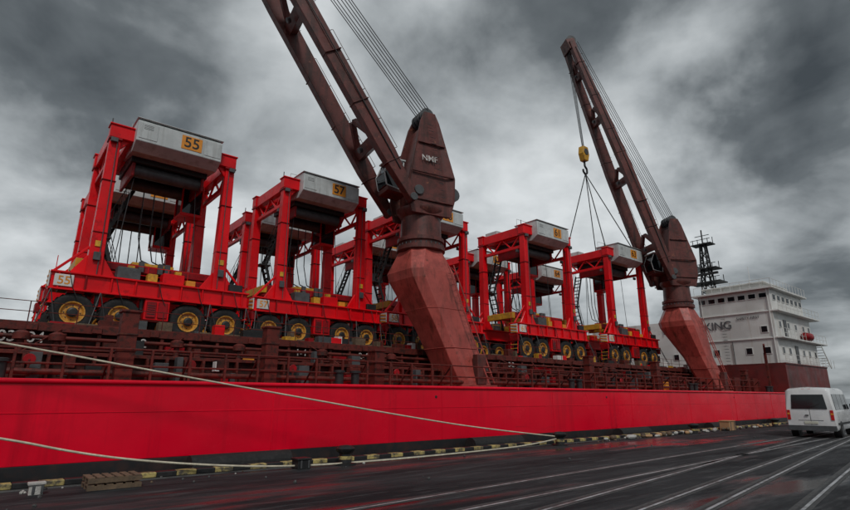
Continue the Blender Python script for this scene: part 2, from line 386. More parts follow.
ship.box(sp,w,57.6,69.2,17.7,24.4,5.0,7.55)
ship.box(sp,w,57.6,68.2,17.7,24.4,7.55,10.1)
ship.box(sp,w,57.6,66.8,17.7,24.4,10.1,12.25)
ship.box(sp,w,57.65,66.,24.4,37.5,2.4,10.05)
ship.box(sp,w,56.9,57.6,18.2,37.0,2.4,4.9)
ship.box('bridge_roof',w,57.2,67.4,17.3,24.9,12.25,12.42)
ship.box('bridge_wheelhouse',w,58.8,64.8,18.6,24.0,12.42,13.1)
ship.box('bridge_wheelhouse',w,58.4,65.2,18.3,24.3,13.1,13.2)
for z,x1 in((7.55,71.0),(10.1,69.8)):
    ship.box('deck_overhangs',w,57.5,x1,17.1,24.3,z-.06,z+.06)
    for zz in(.45,.9):
        ship.cyl('deck_railings',w,(57.7,17.15,z+zz),(x1,17.15,z+zz),.025,5)
    x=57.7
    while x<x1:
        ship.cyl('deck_railings',w,(x,17.15,z),(x,17.15,z+.9),.025,5);x+=1.1
x=57.4
while x<72.5:
    ship.cyl('deck_railings',w,(x,17.2,5.1),(x,17.2,6.0),.025,5);x+=1.0
for zz in(5.55,6.0):ship.cyl('deck_railings',w,(57.4,17.2,zz),(70,17.2,zz),.025,5)
x=57.3
while x<67.3:
    ship.cyl('deck_railings',w,(x,17.4,12.4),(x,17.4,13.2),.025,5);x+=.9
ship.cyl('deck_railings',w,(57.3,17.4,13.2),(67.3,17.4,13.2),.025,5)
for y in[17.4+.9*i for i in range(9)]:ship.cyl('deck_railings',w,(57.3,y,12.4),(57.3,y,13.2),.025,5)
ship.cyl('deck_railings',w,(57.3,17.4,13.2),(57.3,24.6,13.2),.025,5)
def winX(y,z,ww=.5,hh=.55,x=57.6):
    ship.box('window_frames','wht',x-.05,x-.003,y-ww/2-.07,y+ww/2+.07,z-hh/2-.07,z+hh/2+.07)
    ship.box('window_glass','glass',x-.07,x-.052,y-ww/2,y+ww/2,z-hh/2,z+hh/2)
def winY(x_,z,ww=.5,hh=.55,y=17.7):
    ship.box('window_frames','wht',x_-ww/2-.07,x_+ww/2+.07,y-.05,y-.003,z-hh/2-.07,z+hh/2+.07)
    ship.box('window_glass','glass',x_-ww/2,x_+ww/2,y-.07,y-.052,z-hh/2,z+hh/2)
for y in[18.3+i*.95 for i in range(7)]:winX(y,11.65,.62,.42)
for y in(18.6,20.2,23.2):winX(y,6.4)
for y in(18.6,):winX(y,8.4)
for y in(25.6,27.4,29.5,32,35):winX(y,6.2,x=57.65)
for y in(25.4,26.2,27):winX(y,7.6,.3,.3,x=57.65)
for x_ in[58.5+i*1.25 for i in range(7)]:winY(x_,11.5,.7,.5)
for x_ in(59,61.3,63.4,65.7,67.4):winY(x_,8.9)
for x_ in(58.8,60.6,64.6,66.4,68.3):winY(x_,6.4)
ship.box('doors','dgrey',62.2,63.,17.62,17.69,5.1,7.0)
ship.box('doors','dgrey',60.0,60.7,17.62,17.69,7.7,9.4)
for y in(17.9,24.1):ship.cyl('wall_pipes','wht',(57.5,y,5.0),(57.5,y,12.2),.05,8)
ship.cyl('wall_pipes','dgrey',(57.5,21.6,5.0),(57.5,21.6,7.4),.04,8)
for z in(7.55,10.1):ship.box('deck_edge_lines','wht',57.52,57.6,17.7,24.4,z-.05,z+.05)
for k in range(16):ship.box('wall_ladder','dgrey',57.48,57.5,22.0,22.4,5.2+k*.3,5.23+k*.3)
ship.box('funnel',w,67.6,70.6,19.5,23.5,7.5,10.9)
ship.box('funnel_cap','blk',67.8,70.4,19.7,23.3,10.9,11.3)
for i in range(8):
    ship.box('aft_stair',w,69.0+i*.25,69.3+i*.25,17.2,17.9,7.2-i*.27,7.24-i*.27)
ship.beam('aft_stair',w,(69,17.2,7.4),(71.2,17.2,5.1),.06,.15)
ship.lathe('rescue_boat','redd',(65.5,17.35,8.1),(1,0,0),[(.05,-1.3),(.3,-1.1),(.42,-.6),(.44,.6),(.3,1.1),(.05,1.3)],14)
for px in(50.4,52.6,54.4):
    ship.cyl('deck_winches','rust2',(px,19.2,3.2),(px,21,3.2),.45,14)
    ship.box('deck_winches','rust2',px-.6,px+.6,19.0,19.2,2.4,3.7)
ship.beam('aft_davit','rust2',(55.4,18.2,2.4),(55.4,18.2,6.0),.2,.2);ship.beam('aft_davit','rust2',(55.4,18.2,6.0),(53.6,17.6,6.6),.16,.16)
def mast(x,y,z0,z1):
    p='radar_mast'
    for dx,dy in((-.6,-.6),(.6,-.6),(.6,.6),(-.6,.6)):
        ship.beam(p,'blk',(x+dx,y+dy,z0),(x+dx*.4,y+dy*.4,z1-1.6),.15,.15)
    n=6
    for k in range(n):
        a=k/n;c=(k+1)/n
        za=z0+(z1-1.6-z0)*a;zc=z0+(z1-1.6-z0)*c;ra=.6*(1-.6*a);rc=.6*(1-.6*c)
        for s1,s2 in(((-1,-1),(1,-1)),((1,-1),(1,1)),((1,1),(-1,1)),((-1,1),(-1,-1))):
            ship.beam(p,'blk',(x+s1[0]*ra,y+s1[1]*ra,za),(x+s2[0]*rc,y+s2[1]*rc,zc),.08,.08)
            ship.beam(p,'blk',(x+s1[0]*ra,y+s1[1]*ra,za),(x+s2[0]*ra,y+s2[1]*ra,za),.08,.08)
    for z,wd in((z0+2.2,1.7),(z0+3.8,1.4),(z1-1.8,1.1)):
        ship.box(p,'blk',x-wd*.6,x+wd*.6,y-wd,y+wd,z-.06,z+.06)
        for s in(-1,-.5,.5,1):
            ship.cyl(p,'blk',(x,y+s*wd,z),(x,y+s*wd,z+.75),.045,6)
        ship.cyl(p,'blk',(x-wd*.6,y-wd,z+.5),(x-wd*.6,y+wd,z+.5),.04,6)
    ship.box(p,'blk',x-.9,x-.65,y-1.5,y+1.5,z0+3.0,z0+3.25)
    ship.cyl(p,'blk',(x,y,z1-1.6),(x,y,z1),.08,8)
    ship.cyl(p,'blk',(x,y-.8,z1-.7),(x,y+.8,z1-.7),.045,6)
mast(62.,24.9,12.3,20.8)
ship.cyl('antennas','wht',(60,20,13.2),(60,20,15.2),.03,6);ship.lathe('satellite_domes','wht',(64.,20,13.2),(0,0,1),[(.1,0),(.35,.1),(.5,.45),(.4,.8),(.1,1.)],14)
sr=ship.make((0,0,0),bevel=.012,smooth=('gunwale','rescue_boat','mooring_bitts','deck_vents','satellite_domes'))
text(sr,'NO SMOKING',(57.53,25.0,9.05),1.12,'gtxt','-X')
text(sr,'SAFETY FIRST',(57.53,19.9,9.6),.35,'gtxt','-X')
for tx,t_,s_ in((.9,'03  04',.5),(4.4,'1-2',.45),(11.,'1-4',.4),(14.3,'2-4',.4),(25,'3-2',.4)):
    text(sr,t_,(tx,22.06,3.95),s_,'wtxt',ext=.01)

# ---------------------------------------------------------------- cranes
def crane(cx,tx,tipv,hook=None,lift=None,name='deck_crane',foot_h=1.05):
    b=B(name)
    base=Vector((cx,20.0,0));top=Vector((tx,21.9,0))
    def ring(c,z,h,ch=.3,n=0):
        c2=ch*h
        return [(c.x+sx,c.y+sy,z) for sx,sy in((-h,-h+c2),(-h+c2,-h),(h-c2,-h),(h,-h+c2),(h,h-c2),(h-c2,h),(-h+c2,h),(-h,h-c2))]
    def cc(z):
        t=(z-2.4)/(8.3-2.4);return base.lerp(top,min(1,t))
    b.loft('pedestal','ped',[ring(cc(2.4),2.4,foot_h),ring(cc(5.4),5.4,foot_h+.12),ring(cc(8.0),8.0,1.5),ring(top,8.45,1.5),ring(top,9.7,1.08,.5)])
    b.loft('pedestal_foot','ped',[ring(base,2.38,foot_h+.18),ring(base,2.62,foot_h+.18)])
    for z in(4.4,6.4):
        h=foot_h+.04+(z-2.4)*.04+(.07 if z>6 else 0)
        b.loft('pedestal_seams','ped',[ring(cc(z),z,h),ring(cc(z+.04),z+.04,h)])
    for k in range(20):
        z=2.9+k*.3;c=cc(z);b.box('pedestal_ladder','ped',c.x+.35,c.x+.75,c.y-foot_h-.40-(.02*k),c.y-foot_h-.37-(.02*k),z,z+.03)
    for o_ in(.35,.75):
        b.beam('pedestal_ladder','ped',(cc(2.9).x+o_,cc(2.9).y-foot_h-.38,2.7),(cc(8.5).x+o_,cc(8.5).y-foot_h-.78,8.8),.04,.06)
    b.box('pedestal_door','crane',cx-.35,cx+.25,20-foot_h-.06,20-foot_h+.3,2.65,4.1)
    b.lathe('slewing_ring','crane',(top.x,top.y,0),(0,0,1),[(1.05,9.6),(1.34,9.72),(1.34,9.95),(1.2,9.97),(1.2,10.15),(1.30,10.2),(1.30,10.4),(1.1,10.45)],32)
    b.lathe('column','crane',(top.x,top.y,0),(0,0,1),[(1.15,10.4),(1.1,11.6),(1.35,11.9),(1.35,12.1)],28)
    for k in range(28):
        a=k*2*math.pi/28;b.cyl('ring_bolts','dgrey',(top.x+1.26*math.cos(a),top.y+1.26*math.sin(a),9.95),(top.x+1.26*math.cos(a),top.y+1.26*math.sin(a),10.08),.035,6)
    tip=Vector(tipv);d=Vector((tip.x-top.x,tip.y-top.y,0)).normalized();n=Vector((-d.y,d.x,0))
    P=lambda s,w,z:(top.x+d.x*s+n.x*w,top.y+d.y*s+n.y*w,z)
    prof=[(-1.25,11.6),(1.15,11.6),(1.45,12.6),(1.25,14.0),(.45,17.4),(.2,18.0),(-.5,18.0),(-.75,17.4),(-1.6,14.0),(-1.55,12.6)]
    def wd(z):return 1.15 if z<14.1 else 1.15-(z-14)*.09
    for sg in(-1,1):
        b.loft('crane_house_cheeks','crane',[[P(s,sg*wd(z),z) for s,z in prof],[P(s,sg*(wd(z)-.16),z) for s,z in prof]])
        for (s0,z0),(s1,z1) in(((-1.4,12.4),(1.3,12.4)),((-1.5,14.0),(1.15,14.0)),((-1.0,15.9),(.7,15.9))):
            w_=wd(z0)+.03;b.beam('cheek_stiffeners','crane',P(s0,sg*w_,z0),P(s1,sg*w_,z1),.1,.1)
        b.lathe('pivot_boss','dgrey',P(.75,sg*1.16,12.9),n,[(.28,-.08),(.28,.08)],16)
        for k in range(12):
            z=12.7+k*.4;b.beam('cheek_ladder','dgrey',P(-.9+k*.06,sg*(wd(z)+.1),z),P(-.55+k*.06,sg*(wd(z)+.1),z),.03,.03)
    prof2=[(-1.1,11.8),(.8,11.8),(.9,13.9),(.2,17.2),(-.45,17.3),(-1.35,13.9)]
    b.loft('crane_house','crane',[[P(s,-(wd(z)-.17),z) for s,z in prof2],[P(s,(wd(z)-.17),z) for s,z in prof2]])
    for w_ in(-.5,-.17,.17,.5):
        b.lathe('top_sheaves','dgrey',P(-.1,w_,17.95),n,[(.2,-.1),(.42,-.1),(.36,-.04),(.36,.04),(.42,.1),(.2,.1)],18)
    b.cyl('luffing_winch','dgrey',P(-1.7,-.8,13.2),P(-1.7,.8,13.2),.4,16)
    sg=-1
    b.loft('service_platform','crane',[[P(-1.2,sg*1.2,z),P(.9,sg*1.2,z),P(.9,sg*1.85,z),P(-1.2,sg*1.85,z)] for z in(11.9,11.97)])
    for s in(-1.15,-.5,.2,.85):b.cyl('platform_rail','crane',P(s,sg*1.83,11.95),P(s,sg*1.83,12.9),.022,5)
    for z in(12.4,12.9):b.cyl('platform_rail','crane',P(-1.15,sg*1.83,z),P(.85,sg*1.83,z),.022,5)
    cabp=[(1.5,12.9),(2.4,13.1),(2.55,13.8),(2.2,14.6),(1.4,14.6)]
    b.loft('operator_cab','glass',[[P(s,-.55,z) for s,z in cabp],[P(s,.55,z) for s,z in cabp]])
    for sg in(-1,1):
        for (a,c),(e,f) in zip(cabp,cabp[1:]+cabp[:1]):
            b.beam('cab_frame','grey',P(a,sg*.56,c),P(e,sg*.56,f),.07,.07)
    b.loft('cab_roof','grey',[[P(s,w_,z) for s,w_ in((1.3,-.65),(2.35,-.65),(2.35,.65),(1.3,.65))] for z in(14.62,14.72)])
    b.loft('cab_floor','crane',[[P(1.2,-.6,12.7),P(2.35,-.6,12.8),P(2.35,.6,12.8),P(1.2,.6,12.7)],[P(1.2,-.6,12.88),P(2.4,-.6,13.05),P(2.4,.6,13.05),P(1.2,.6,12.88)]])
    foot=Vector(P(1.25,0,12.1));ax=(tip-foot).normalized();Lb=(tip-foot).length
    up=n.cross(ax).normalized()
    if up.z<0:up=-up
    Q=lambda t,w,u=0:foot+ax*(Lb*t)+n*w+up*u
    sep=lambda t:1.42-.85*max(0,t-.35)/.65 if t>.35 else 1.42
    st=[(0,.42),(.10,.9),(.45,1.0),(.8,.75),(1.0,.5)]
    for sg in(-1,1):
        rings=[]
        for t,hh in st:
            c=sep(t)*sg;ww=.25
            rings.append([Q(t,c-ww,-hh/2),Q(t,c+ww,-hh/2),Q(t,c+ww,hh/2),Q(t,c-ww,hh/2)])
        b.loft('boom_chords','crane',rings)
        b.cyl('boom_pins','dgrey',Q(0.005,sg*1.1),Q(.005,sg*1.75),.22,14)
        k=.1
        while k<.97:
            hk_=.5
            b.beam('boom_clips','crane',Q(k,sg*(sep(k)),hk_-.1),Q(k,sg*(sep(k)),hk_+.25),.035,.035);k+=.06
        for t in (.08,.2,.3,.5,.6,.75,.9):
            hh=.9 if t<.6 else .72
            b.beam('boom_flanges','crane',Q(t,sg*(sep(t)-.29)),Q(t,sg*(sep(t)+.29)),.06,hh+.1,up=tuple(up))
        b.cyl('boom_handrail','crane',Q(.1,sg*sep(.1),.76),Q(.34,sg*sep(.34),.76),.02,5)
        b.cyl('boom_conduits','blk',Q(.06,sg*(sep(.06)+.28),.1),Q(.35,sg*(sep(.35)+.28),.1),.04,6)
        b.cyl('boom_conduits','blk',Q(.35,sg*(sep(.35)+.28),.1),Q(.97,sg*(sep(.97)+.28),.1),.04,6)
    for t in(.13,.40,.66,.86):
        b.beam('boom_cross_members','crane',Q(t,-sep(t)+.2),Q(t,sep(t)-.2),.6,.5,up=tuple(up))
        b.beam('boom_braces','crane',Q(t,-sep(t)+.2),Q(t+.055,-.1),.25,.3,up=tuple(up));b.beam('boom_braces','crane',Q(t,sep(t)-.2),Q(t+.055,.1),.25,.3,up=tuple(up))
        b.cyl('boom_lamps','dgrey',Q(t,0,-.4),Q(t,0,-.6),.16,10)
    b.beam('boom_head','crane',Q(.97,0),Q(1.015,0),1.5,.8,1.3,.9,up=tuple(up))
    for w_ in(-.45,-.15,.15,.45):
        b.lathe('head_sheaves','dgrey',Q(1.01,w_,.2),n,[(.2,-.1),(.5,-.1),(.44,-.03),(.44,.03),(.5,.1),(.2,.1)],18)
    b.beam('boom_head','crane',Q(1.0,0,.3),Q(1.03,0,.9),.9,.12,.5,.12,up=tuple(n))
    for w_ in(-.7,-.5,-.25,.05,.3,.55,.75):
        b.cyl('luffing_ropes','cable',P(-.1,w_*.9,18.3),Q(.995,w_*.95,.45+w_*.25),.026,5)
    if hook:
        hk=Vector(hook)
        for a_,c_ in((-.3,-.16),(-.1,-.06),(.1,.06),(.3,.16)):
            b.cyl('hoist_ropes','cable',Q(1.0,a_,-.1),hk+Vector((c_,0,.8)),.026,5)
        b.extr('hook_block','yel',[(-.5,.1),(-.36,.85),(.36,.85),(.5,.1),(.28,-.6),(-.28,-.6)],lambda x,z:hk+Vector((x,-.28,z)),lambda x,z:hk+Vector((x,.28,z)))
        b.lathe('hook_sheaves','dgrey',hk+Vector((0,0,.3)),(0,1,0),[(.15,-.33),(.33,-.33),(.33,.33),(.15,.33)],14)
        pts=[(0,-.6),(0,-1.1),(.3,-1.35),(.3,-1.75),(0,-1.95),(-.3,-1.75),(-.32,-1.5)]
        wire(b,'hook','blk',[hk+Vector((x,0,z)) for x,z in pts],.1,8)
        for c in lift:
            c=Vector(c);b.cyl('lifting_slings','blk',hk+Vector((0,0,-1.9)),c,.05,6)
            b.box('sling_shackles','yel',c.x-.1,c.x+.1,c.y-.1,c.y+.1,c.z-.2,c.z+.1)
    r=b.make((0,0,0),bevel=.02,smooth=('slewing_ring','column','luffing_winch','top_sheaves','head_sheaves'))
    return r,P
r1,P1=crane(19.3,17.75,(.6,25.0,36.5))
hx,hy,hz=43.0,23.8,HT
zt=hz+9.29*1.09
r2,P2=crane(48.5,47.5,(40.0,26.1,35.9),hook=(41.3,26.2,24.4),lift=[(hx-2.65,hy+.42,zt),(hx+2.65,hy+.42,zt),(hx-2.65,hy+4.65,zt),(hx+2.65,hy+4.65,zt)],foot_h=.85)
def place_near(o,P,z,s):
    a=Vector(P(0,0,0));q=Vector(P(0,1,0));n=(q-a).normalized()
    if n.y>0:n=-n
    c=Vector(P(s,0,z));wdt=1.15-(z-14)*.09+.05
    o.location=c+n*wdt
    o.rotation_euler=(math.pi/2-math.radians(5),0,math.atan2(n.y,n.x)+math.pi/2)
o=text(r1,'NMF',(0,0,0),.5,'wtxt',name='lettering')
place_near(o,P1,14.9,.05)

# ---------------------------------------------------------------- ground, water, quay
def sheet(name,x0,x1,y0,y1,z,m,nx=1,ny=1):
    me=bpy.data.meshes.new(name)
    vs=[(x0+(x1-x0)*i/nx,y0+(y1-y0)*j/ny,z) for j in range(ny+1) for i in range(nx+1)]
    fs=[(j*(nx+1)+i,j*(nx+1)+i+1,(j+1)*(nx+1)+i+1,(j+1)*(nx+1)+i) for j in range(ny) for i in range(nx)]
    me.from_pydata(vs,[],fs);me.materials.append(m);o=bpy.data.objects.new(name,me);COL.objects.link(o);return o
def asphalt():
    m=bpy.data.materials.new('wet_asphalt');m.use_nodes=True;nt=m.node_tree;N=nt.nodes;L=nt.links;b=N['Principled BSDF']
    g=N.new('ShaderNodeNewGeometry')
    def nz(sc,det,sx=1,sy=1,ro=.6,off=(0,0,0)):
        mp=N.new('ShaderNodeMapping');mp.inputs['Location'].default_value=off;mp.inputs['Scale'].default_value=(sx,sy,1);mp.inputs['Rotation'].default_value=(0,0,math.radians(-6));L.new(g.outputs['Position'],mp.inputs['Vector'])
        n=N.new('ShaderNodeTexNoise');n.inputs['Scale'].default_value=sc;n.inputs['Detail'].default_value=det;n.inputs['Roughness'].default_value=ro;L.new(mp.outputs[0],n.inputs['Vector']);return n.outputs['Fac']
    def rg(f,a,c,t0=0,t1=1):
        r=N.new('ShaderNodeMapRange');r.inputs['From Min'].default_value=a;r.inputs['From Max'].default_value=c;r.inputs['To Min'].default_value=t0;r.inputs['To Max'].default_value=t1;L.new(f,r.inputs['Value']);return r.outputs[0]
    def mixc(f,a,c):
        x=N.new('ShaderNodeMix');x.data_type='RGBA';L.new(f,x.inputs['Factor'])
        for s,v in((6,a),(7,c)):
            if isinstance(v,tuple):x.inputs[s].default_value=(*v,1)
            else:L.new(v,x.inputs[s])
        return x.outputs[2]
    c=mixc(rg(nz(.5,7,.25,1.5),.38,.62),(.008,.009,.011),(.032,.034,.037))
    c=mixc(rg(nz(2.,8,.22,1.8,.75),.52,.68),c,(.065,.067,.070))
    c=mixc(rg(nz(1.2,6,.12,2.2,.7,(5,3,0)),.60,.70),c,(.007,.007,.008))
    c=mixc(rg(nz(60,2),.6,.8),c,(.07,.07,.07))
    L.new(c,b.inputs['Base Color'])
    wet=rg(nz(.24,5,.35,1.5,.6,(3.3,-.6,0)),.52,.62)
    L.new(rg(wet,0,1,.72,.14),b.inputs['Roughness'])
    L.new(rg(wet,0,1,.16,.40),b.inputs['Specular IOR Level'])
    dry=rg(wet,0,1,.8,.13)
    bp=N.new('ShaderNodeBump');bp.inputs['Distance'].default_value=.012;L.new(dry,bp.inputs['Strength'])
    L.new(nz(28,5,1,1,.7),bp.inputs['Height']);
    bp2=N.new('ShaderNodeBump');bp2.inputs['Distance'].default_value=.05;L.new(dry,bp2.inputs['Strength'])
    L.new(nz(1.3,4,.6,1.4),bp2.inputs['Height']);L.new(bp.outputs[0],bp2.inputs['Normal']);L.new(bp2.outputs[0],b.inputs['Normal'])
    return m
sheet('quay_ground',-600,3000,-1500,15.6,0,asphalt())
def water():
    m=mat('harbour_water',(.012,.02,.022),rough=.12,rvar=.04,bump=.0)
    N=m.node_tree.nodes;L=m.node_tree.links;w=N.new('ShaderNodeTexNoise');w.inputs['Scale'].default_value=.5;w.inputs['Detail'].default_value=6
    g=N.new('ShaderNodeNewGeometry');L.new(g.outputs['Position'],w.inputs['Vector']);bp=N.new('ShaderNodeBump');bp.inputs['Strength'].default_value=.6;bp.inputs['Distance'].default_value=.3
    L.new(w.outputs['Fac'],bp.inputs['Height']);L.new(bp.outputs[0],N['Principled BSDF'].inputs['Normal']);return m
sheet('water',-3000,4500,-3000,4500,-2.5,water())
q=B('quay_wall')
q.box('wall','conc',-600,3000,15.6,16.1,-6,.02)
x=-20;k=0
while x<75:
    q.box('cope_stripes','kerb' if k%2 else 'blk',x,x+.5,15.76,16.05,.02,.15);x+=.5;k+=1
q.make((0,0,0),bevel=.02)
f=B('rubber_fender')
for k,x in enumerate((-6,5,16,27,38,49)):
    f.cyl('fender_tube','tyre',(x,16.5,.1),(x+3,16.5,.1),.34,18)
    f.cyl('fender_chain','cable',(x+.2,16.5,.1),(x+.2,16.05,.1),.03,6)
f.make()
def track(name,pts,gauge=1.45,bed=True):
    b=B(name)
    def path(off):
        o=[]
        for i,(x,y) in enumerate(pts):
            a=Vector(pts[max(0,i-1)]);c=Vector(pts[min(len(pts)-1,i+1)]);t=(c-a).normalized();o.append((x-t.y*off,y+t.x*off))
        return o
    L_=[('rail',-.036,.030,.012,'rail_head'),('blk',.037,.10,.008,'flangeway')]
    if bed:L_.append(('conc',-.12,.20,.004,'bedding_strip'))
    for off in(0,gauge):
        for m,o0,o1,z1,pn in L_:
            A=path(off+o0);C=path(off+o1);bm=b.bm(pn,m)
            va=[bm.verts.new((*p,z1)) for p in A];vc=[bm.verts.new((*p,z1)) for p in C]
            for i in range(len(A)-1):bm.faces.new((va[i],va[i+1],vc[i+1],vc[i]))
    b.make()
def curve(y0,s,cv,x0=-4,x1=90):
    return [(x,y0+s*x+cv*(x-10)**2) for x in [x0+(x1-x0)*i/60 for i in range(61)]]
track('railway_track',curve(4.45,.127,-.0006,2,75),1.3)
track('railway_track',curve(2.1,.14,-.0003,-4,75),1.3)
track('railway_track',curve(7.4,.05,-.0002,-4,75),1.45)
def bollard(x,y):
    b=B('mooring_bollard')
    b.lathe('post','blk',(x,y,0),(0,0,1),[(.34,0),(.34,.05),(.2,.07),(.18,.32),(.28,.40),(.30,.48),(.2,.56),(.05,.58)],20)
    b.lathe('band','kerb',(x,y,0),(0,0,1),[(.20,.16),(.20,.26)],20)
    b.make(smooth=('post','band'))
for x,y in((-3,15.2),(9.3,15.2),(20.2,15.2),(33,15.2),(46,15.2)):bollard(x,y)
def rope(name,pts,r):
    c=bpy.data.curves.new(name,'CURVE');c.dimensions='3D';c.bevel_depth=r;c.bevel_resolution=2
    sp=c.splines.new('NURBS');sp.points.add(len(pts)-1);sp.use_endpoint_u=True;sp.order_u=3
    for p,v in zip(sp.points,pts):p.co=(*v,1)
    c.materials.append(M['rope']);o=bpy.data.objects.new(name,c);COL.objects.link(o);return o
rope('mooring_rope',[(-14,17.2,5.3),(-6,16.7,4.2),(.4,16.3,3.28),(4,16.1,2.66),(8,15.9,2.02),(12,15.75,1.38),(16,15.5,.80),(20.2,15.25,.36)],.026)
rope('mooring_rope',[(-14,17.2,3.6),(-6,16.7,2.3),(.3,16.2,1.22),(2.5,15.9,.62),(4.9,15.6,.27),(7.5,15.2,.06),(11,15.0,.05),(15,15.1,.06),(18.5,15.2,.12),(20.2,15.25,.3)],.028)
def pallet(x,y,n=1,m='wood'):
    b=B('wooden_pallet')
    for k in range(n):
        z=k*.15
        for i in range(3):b.box('bearers',m,x,x+1.1,y+.36*i,y+.36*i+.1,z,z+.09)
        for i in range(6):b.box('slats',m,x+.19*i,x+.19*i+.13,y,y+.82,z+.09,z+.115)
    b.make()
pallet(2.3,14.6,2)
def crate(name,x,y,w,d,h,m):
    b=B(name);b.box('body',m,x,x+w,y,y+d,.0,h);b.box('lid',m,x-.03,x+w+.03,y-.03,y+d+.03,h,h+.05)
    for i in(.2,.8):b.box('straps','dgrey',x+w*i,x+w*i+.05,y-.02,y+d+.02,.02,h-.01)
    b.make(bevel=.01)
crate('cardboard_box',37.5,15.0,.9,.6,.55,'card')
crate('storage_crate',1.25,14.75,.26,.2,.2,'bag')
crate('storage_crate',7.6,15.0,.4,.4,.25,'blk')
sk=B('sandbag_row')
for i in range(60):
    x=random.choice([random.uniform(22,55),random.uniform(26,44)]);y=random.uniform(15.1,15.55);w=random.uniform(.12,.35);h=random.uniform(.1,.24)
    sk.lathe('sacks',random.choice(['bag','bag','wood','card','blk']),(x,y,h*.5),(1,random.uniform(-.4,.4),0),[(.03,-w),(h*.45,-w*.8),(h*.5,0),(h*.45,w*.8),(.03,w)],8)
sk.make(smooth=('sacks',))
db=B('loose_debris')
for i in range(110):
    x=random.uniform(-2,40);y=random.uniform(14.9,15.7) if i%4 else random.uniform(11,15);s=random.uniform(.015,.05)
    db.lathe('stones',random.choice(['conc','conc','blk','wood','bag']) if i%4 else 'conc',(x,y,s*.4),(random.random(),random.random(),.2),[(s*.3,-s),(s,-.3*s),(s*.9,.4*s),(s*.2,s)],6)
db.make()

# ---------------------------------------------------------------- van
def van(x0,y0,sc,rot):
    b=B('parked_minibus')
    rings=[]
    st=[(0,.42,1.25,2.28,.94,.80),(.06,.38,1.25,2.38,.98,.84),(.5,.36,1.25,2.43,1.0,.86),(3.6,.36,1.25,2.43,1.0,.86),(4.0,.36,1.25,2.36,1.0,.84),(4.75,.36,1.2,1.62,.99,.86),(5.25,.38,1.05,1.22,.95,.84),(5.42,.45,.8,.95,.85,.75)]
    for x,zb,zs,zr,wb,wr in st:
        pts=[(-wb+.06,zb),(-wb,zb+.12),(-wb,zs),(-wr-.03,zr-.12),(-wr+.1,zr-.02),(0,zr+.03),(wr-.1,zr-.02),(wr+.03,zr-.12),(wb,zs),(wb,zb+.12),(wb-.06,zb)]
        rings.append([(x,y,z) for y,z in pts])
    b.loft('body','van',rings)
    b.hexa('rear_window','glass',[(-.03,-.72,1.38),(.05,-.72,1.38),(.05,.72,1.38),(-.03,.72,1.38),(-.025,-.64,2.08),(.05,-.64,2.08),(.05,.64,2.08),(-.025,.64,2.08)])
    b.box('rear_bumper','dgrey',-.14,.1,-.96,.96,.34,.58)
    b.box('number_plate','plate',-.03,-.001,-.27,.27,.66,.78)
    for s in(-1,1):
        b.box('tail_lamps','lred',-.03,.06,min(s*.93,s*.80),max(s*.93,s*.80),.85,1.32)
        b.box('tail_lamps','ora',-.034,.06,min(s*.92,s*.81),max(s*.92,s*.81),1.1,1.18)
        b.box('door_mirrors','blk',4.15,4.3,min(s*1.03,s*1.22),max(s*1.03,s*1.22),1.25,1.6)
    b.box('door_gap','blk',-.006,.02,-.008,.008,.6,1.37)
    b.box('door_gap','blk',-.012,.02,-.5,.5,.82,.835)
    b.box('door_handle','dgrey',-.05,.0,.06,.2,1.05,1.1)
    b.cyl('wiper','blk',(-.045,.1,1.40),(-.045,-.45,1.62),.012,5)
    b.box('high_brake_lamp','lred',.03,.09,-.18,.18,2.32,2.36)
    for s in(-1,1):
        for xa,xb in((.35,1.35),(1.45,2.45),(2.55,3.4),(3.55,4.2)):
            za,zc=1.33,2.1;wa=1.0-(za-1.25)*.106+.012;wc=1.0-(zc-1.25)*.106+.012
            xt=xb-.25 if xb>4 else xb
            b.hexa('side_windows','glass',[(xa,s*(wa-.04),za),(xb,s*(wa-.04),za),(xb,s*wa,za),(xa,s*wa,za),(xa,s*(wc-.04),zc),(xt,s*(wc-.04),zc),(xt,s*wc,zc),(xa,s*wc,zc)])
        b.box('side_trim','blk',.3,4.6,min(s*1.0,s*1.02),max(s*1.0,s*1.02),.62,.72)
        for wx in(1.05,4.3):
            b.lathe('wheel_wells','blk',(wx,s*.86,.36),(0,1,0),[(.43,-.15),(.43,.15)],24)
            b.lathe('wheels','tyre',(wx,s*.90,.34),(0,1,0),[(.22,-.13),(.32,-.125),(.34,-.08),(.34,.08),(.32,.125),(.22,.13)],24)
            b.lathe('wheel_rims','dgrey',(wx,s*.90,.34),(0,1,0),[(.05,-.14),(.2,-.135),(.22,-.133),(.22,.133),(.2,.135),(.05,.14)],16)
    b.hexa('windscreen','glass',[(4.05,-.76,2.25),(4.05,.76,2.25),(4.72,.8,1.66),(4.72,-.8,1.66),(4.10,-.76,2.30),(4.10,.76,2.30),(4.78,.8,1.70),(4.78,-.8,1.70)])
    b.box('front_bumper','dgrey',5.2,5.5,-.9,.9,.34,.6)
    r=b.make((x0,y0,0),smooth=('body','wheels','wheel_rims','wheel_wells'),bevel=.008)
    r.scale=(sc,sc*1.05,sc);r.rotation_euler=(0,0,rot)
van(34.3,9.62,1.05,math.radians(5))
bw=B('breakwater')
for i in range(60):
    x=150+i*40;bw.box('rubble','dgrey',x,x+41,900+random.uniform(-5,5),930,-3,3+random.uniform(0,5))
bw.make()

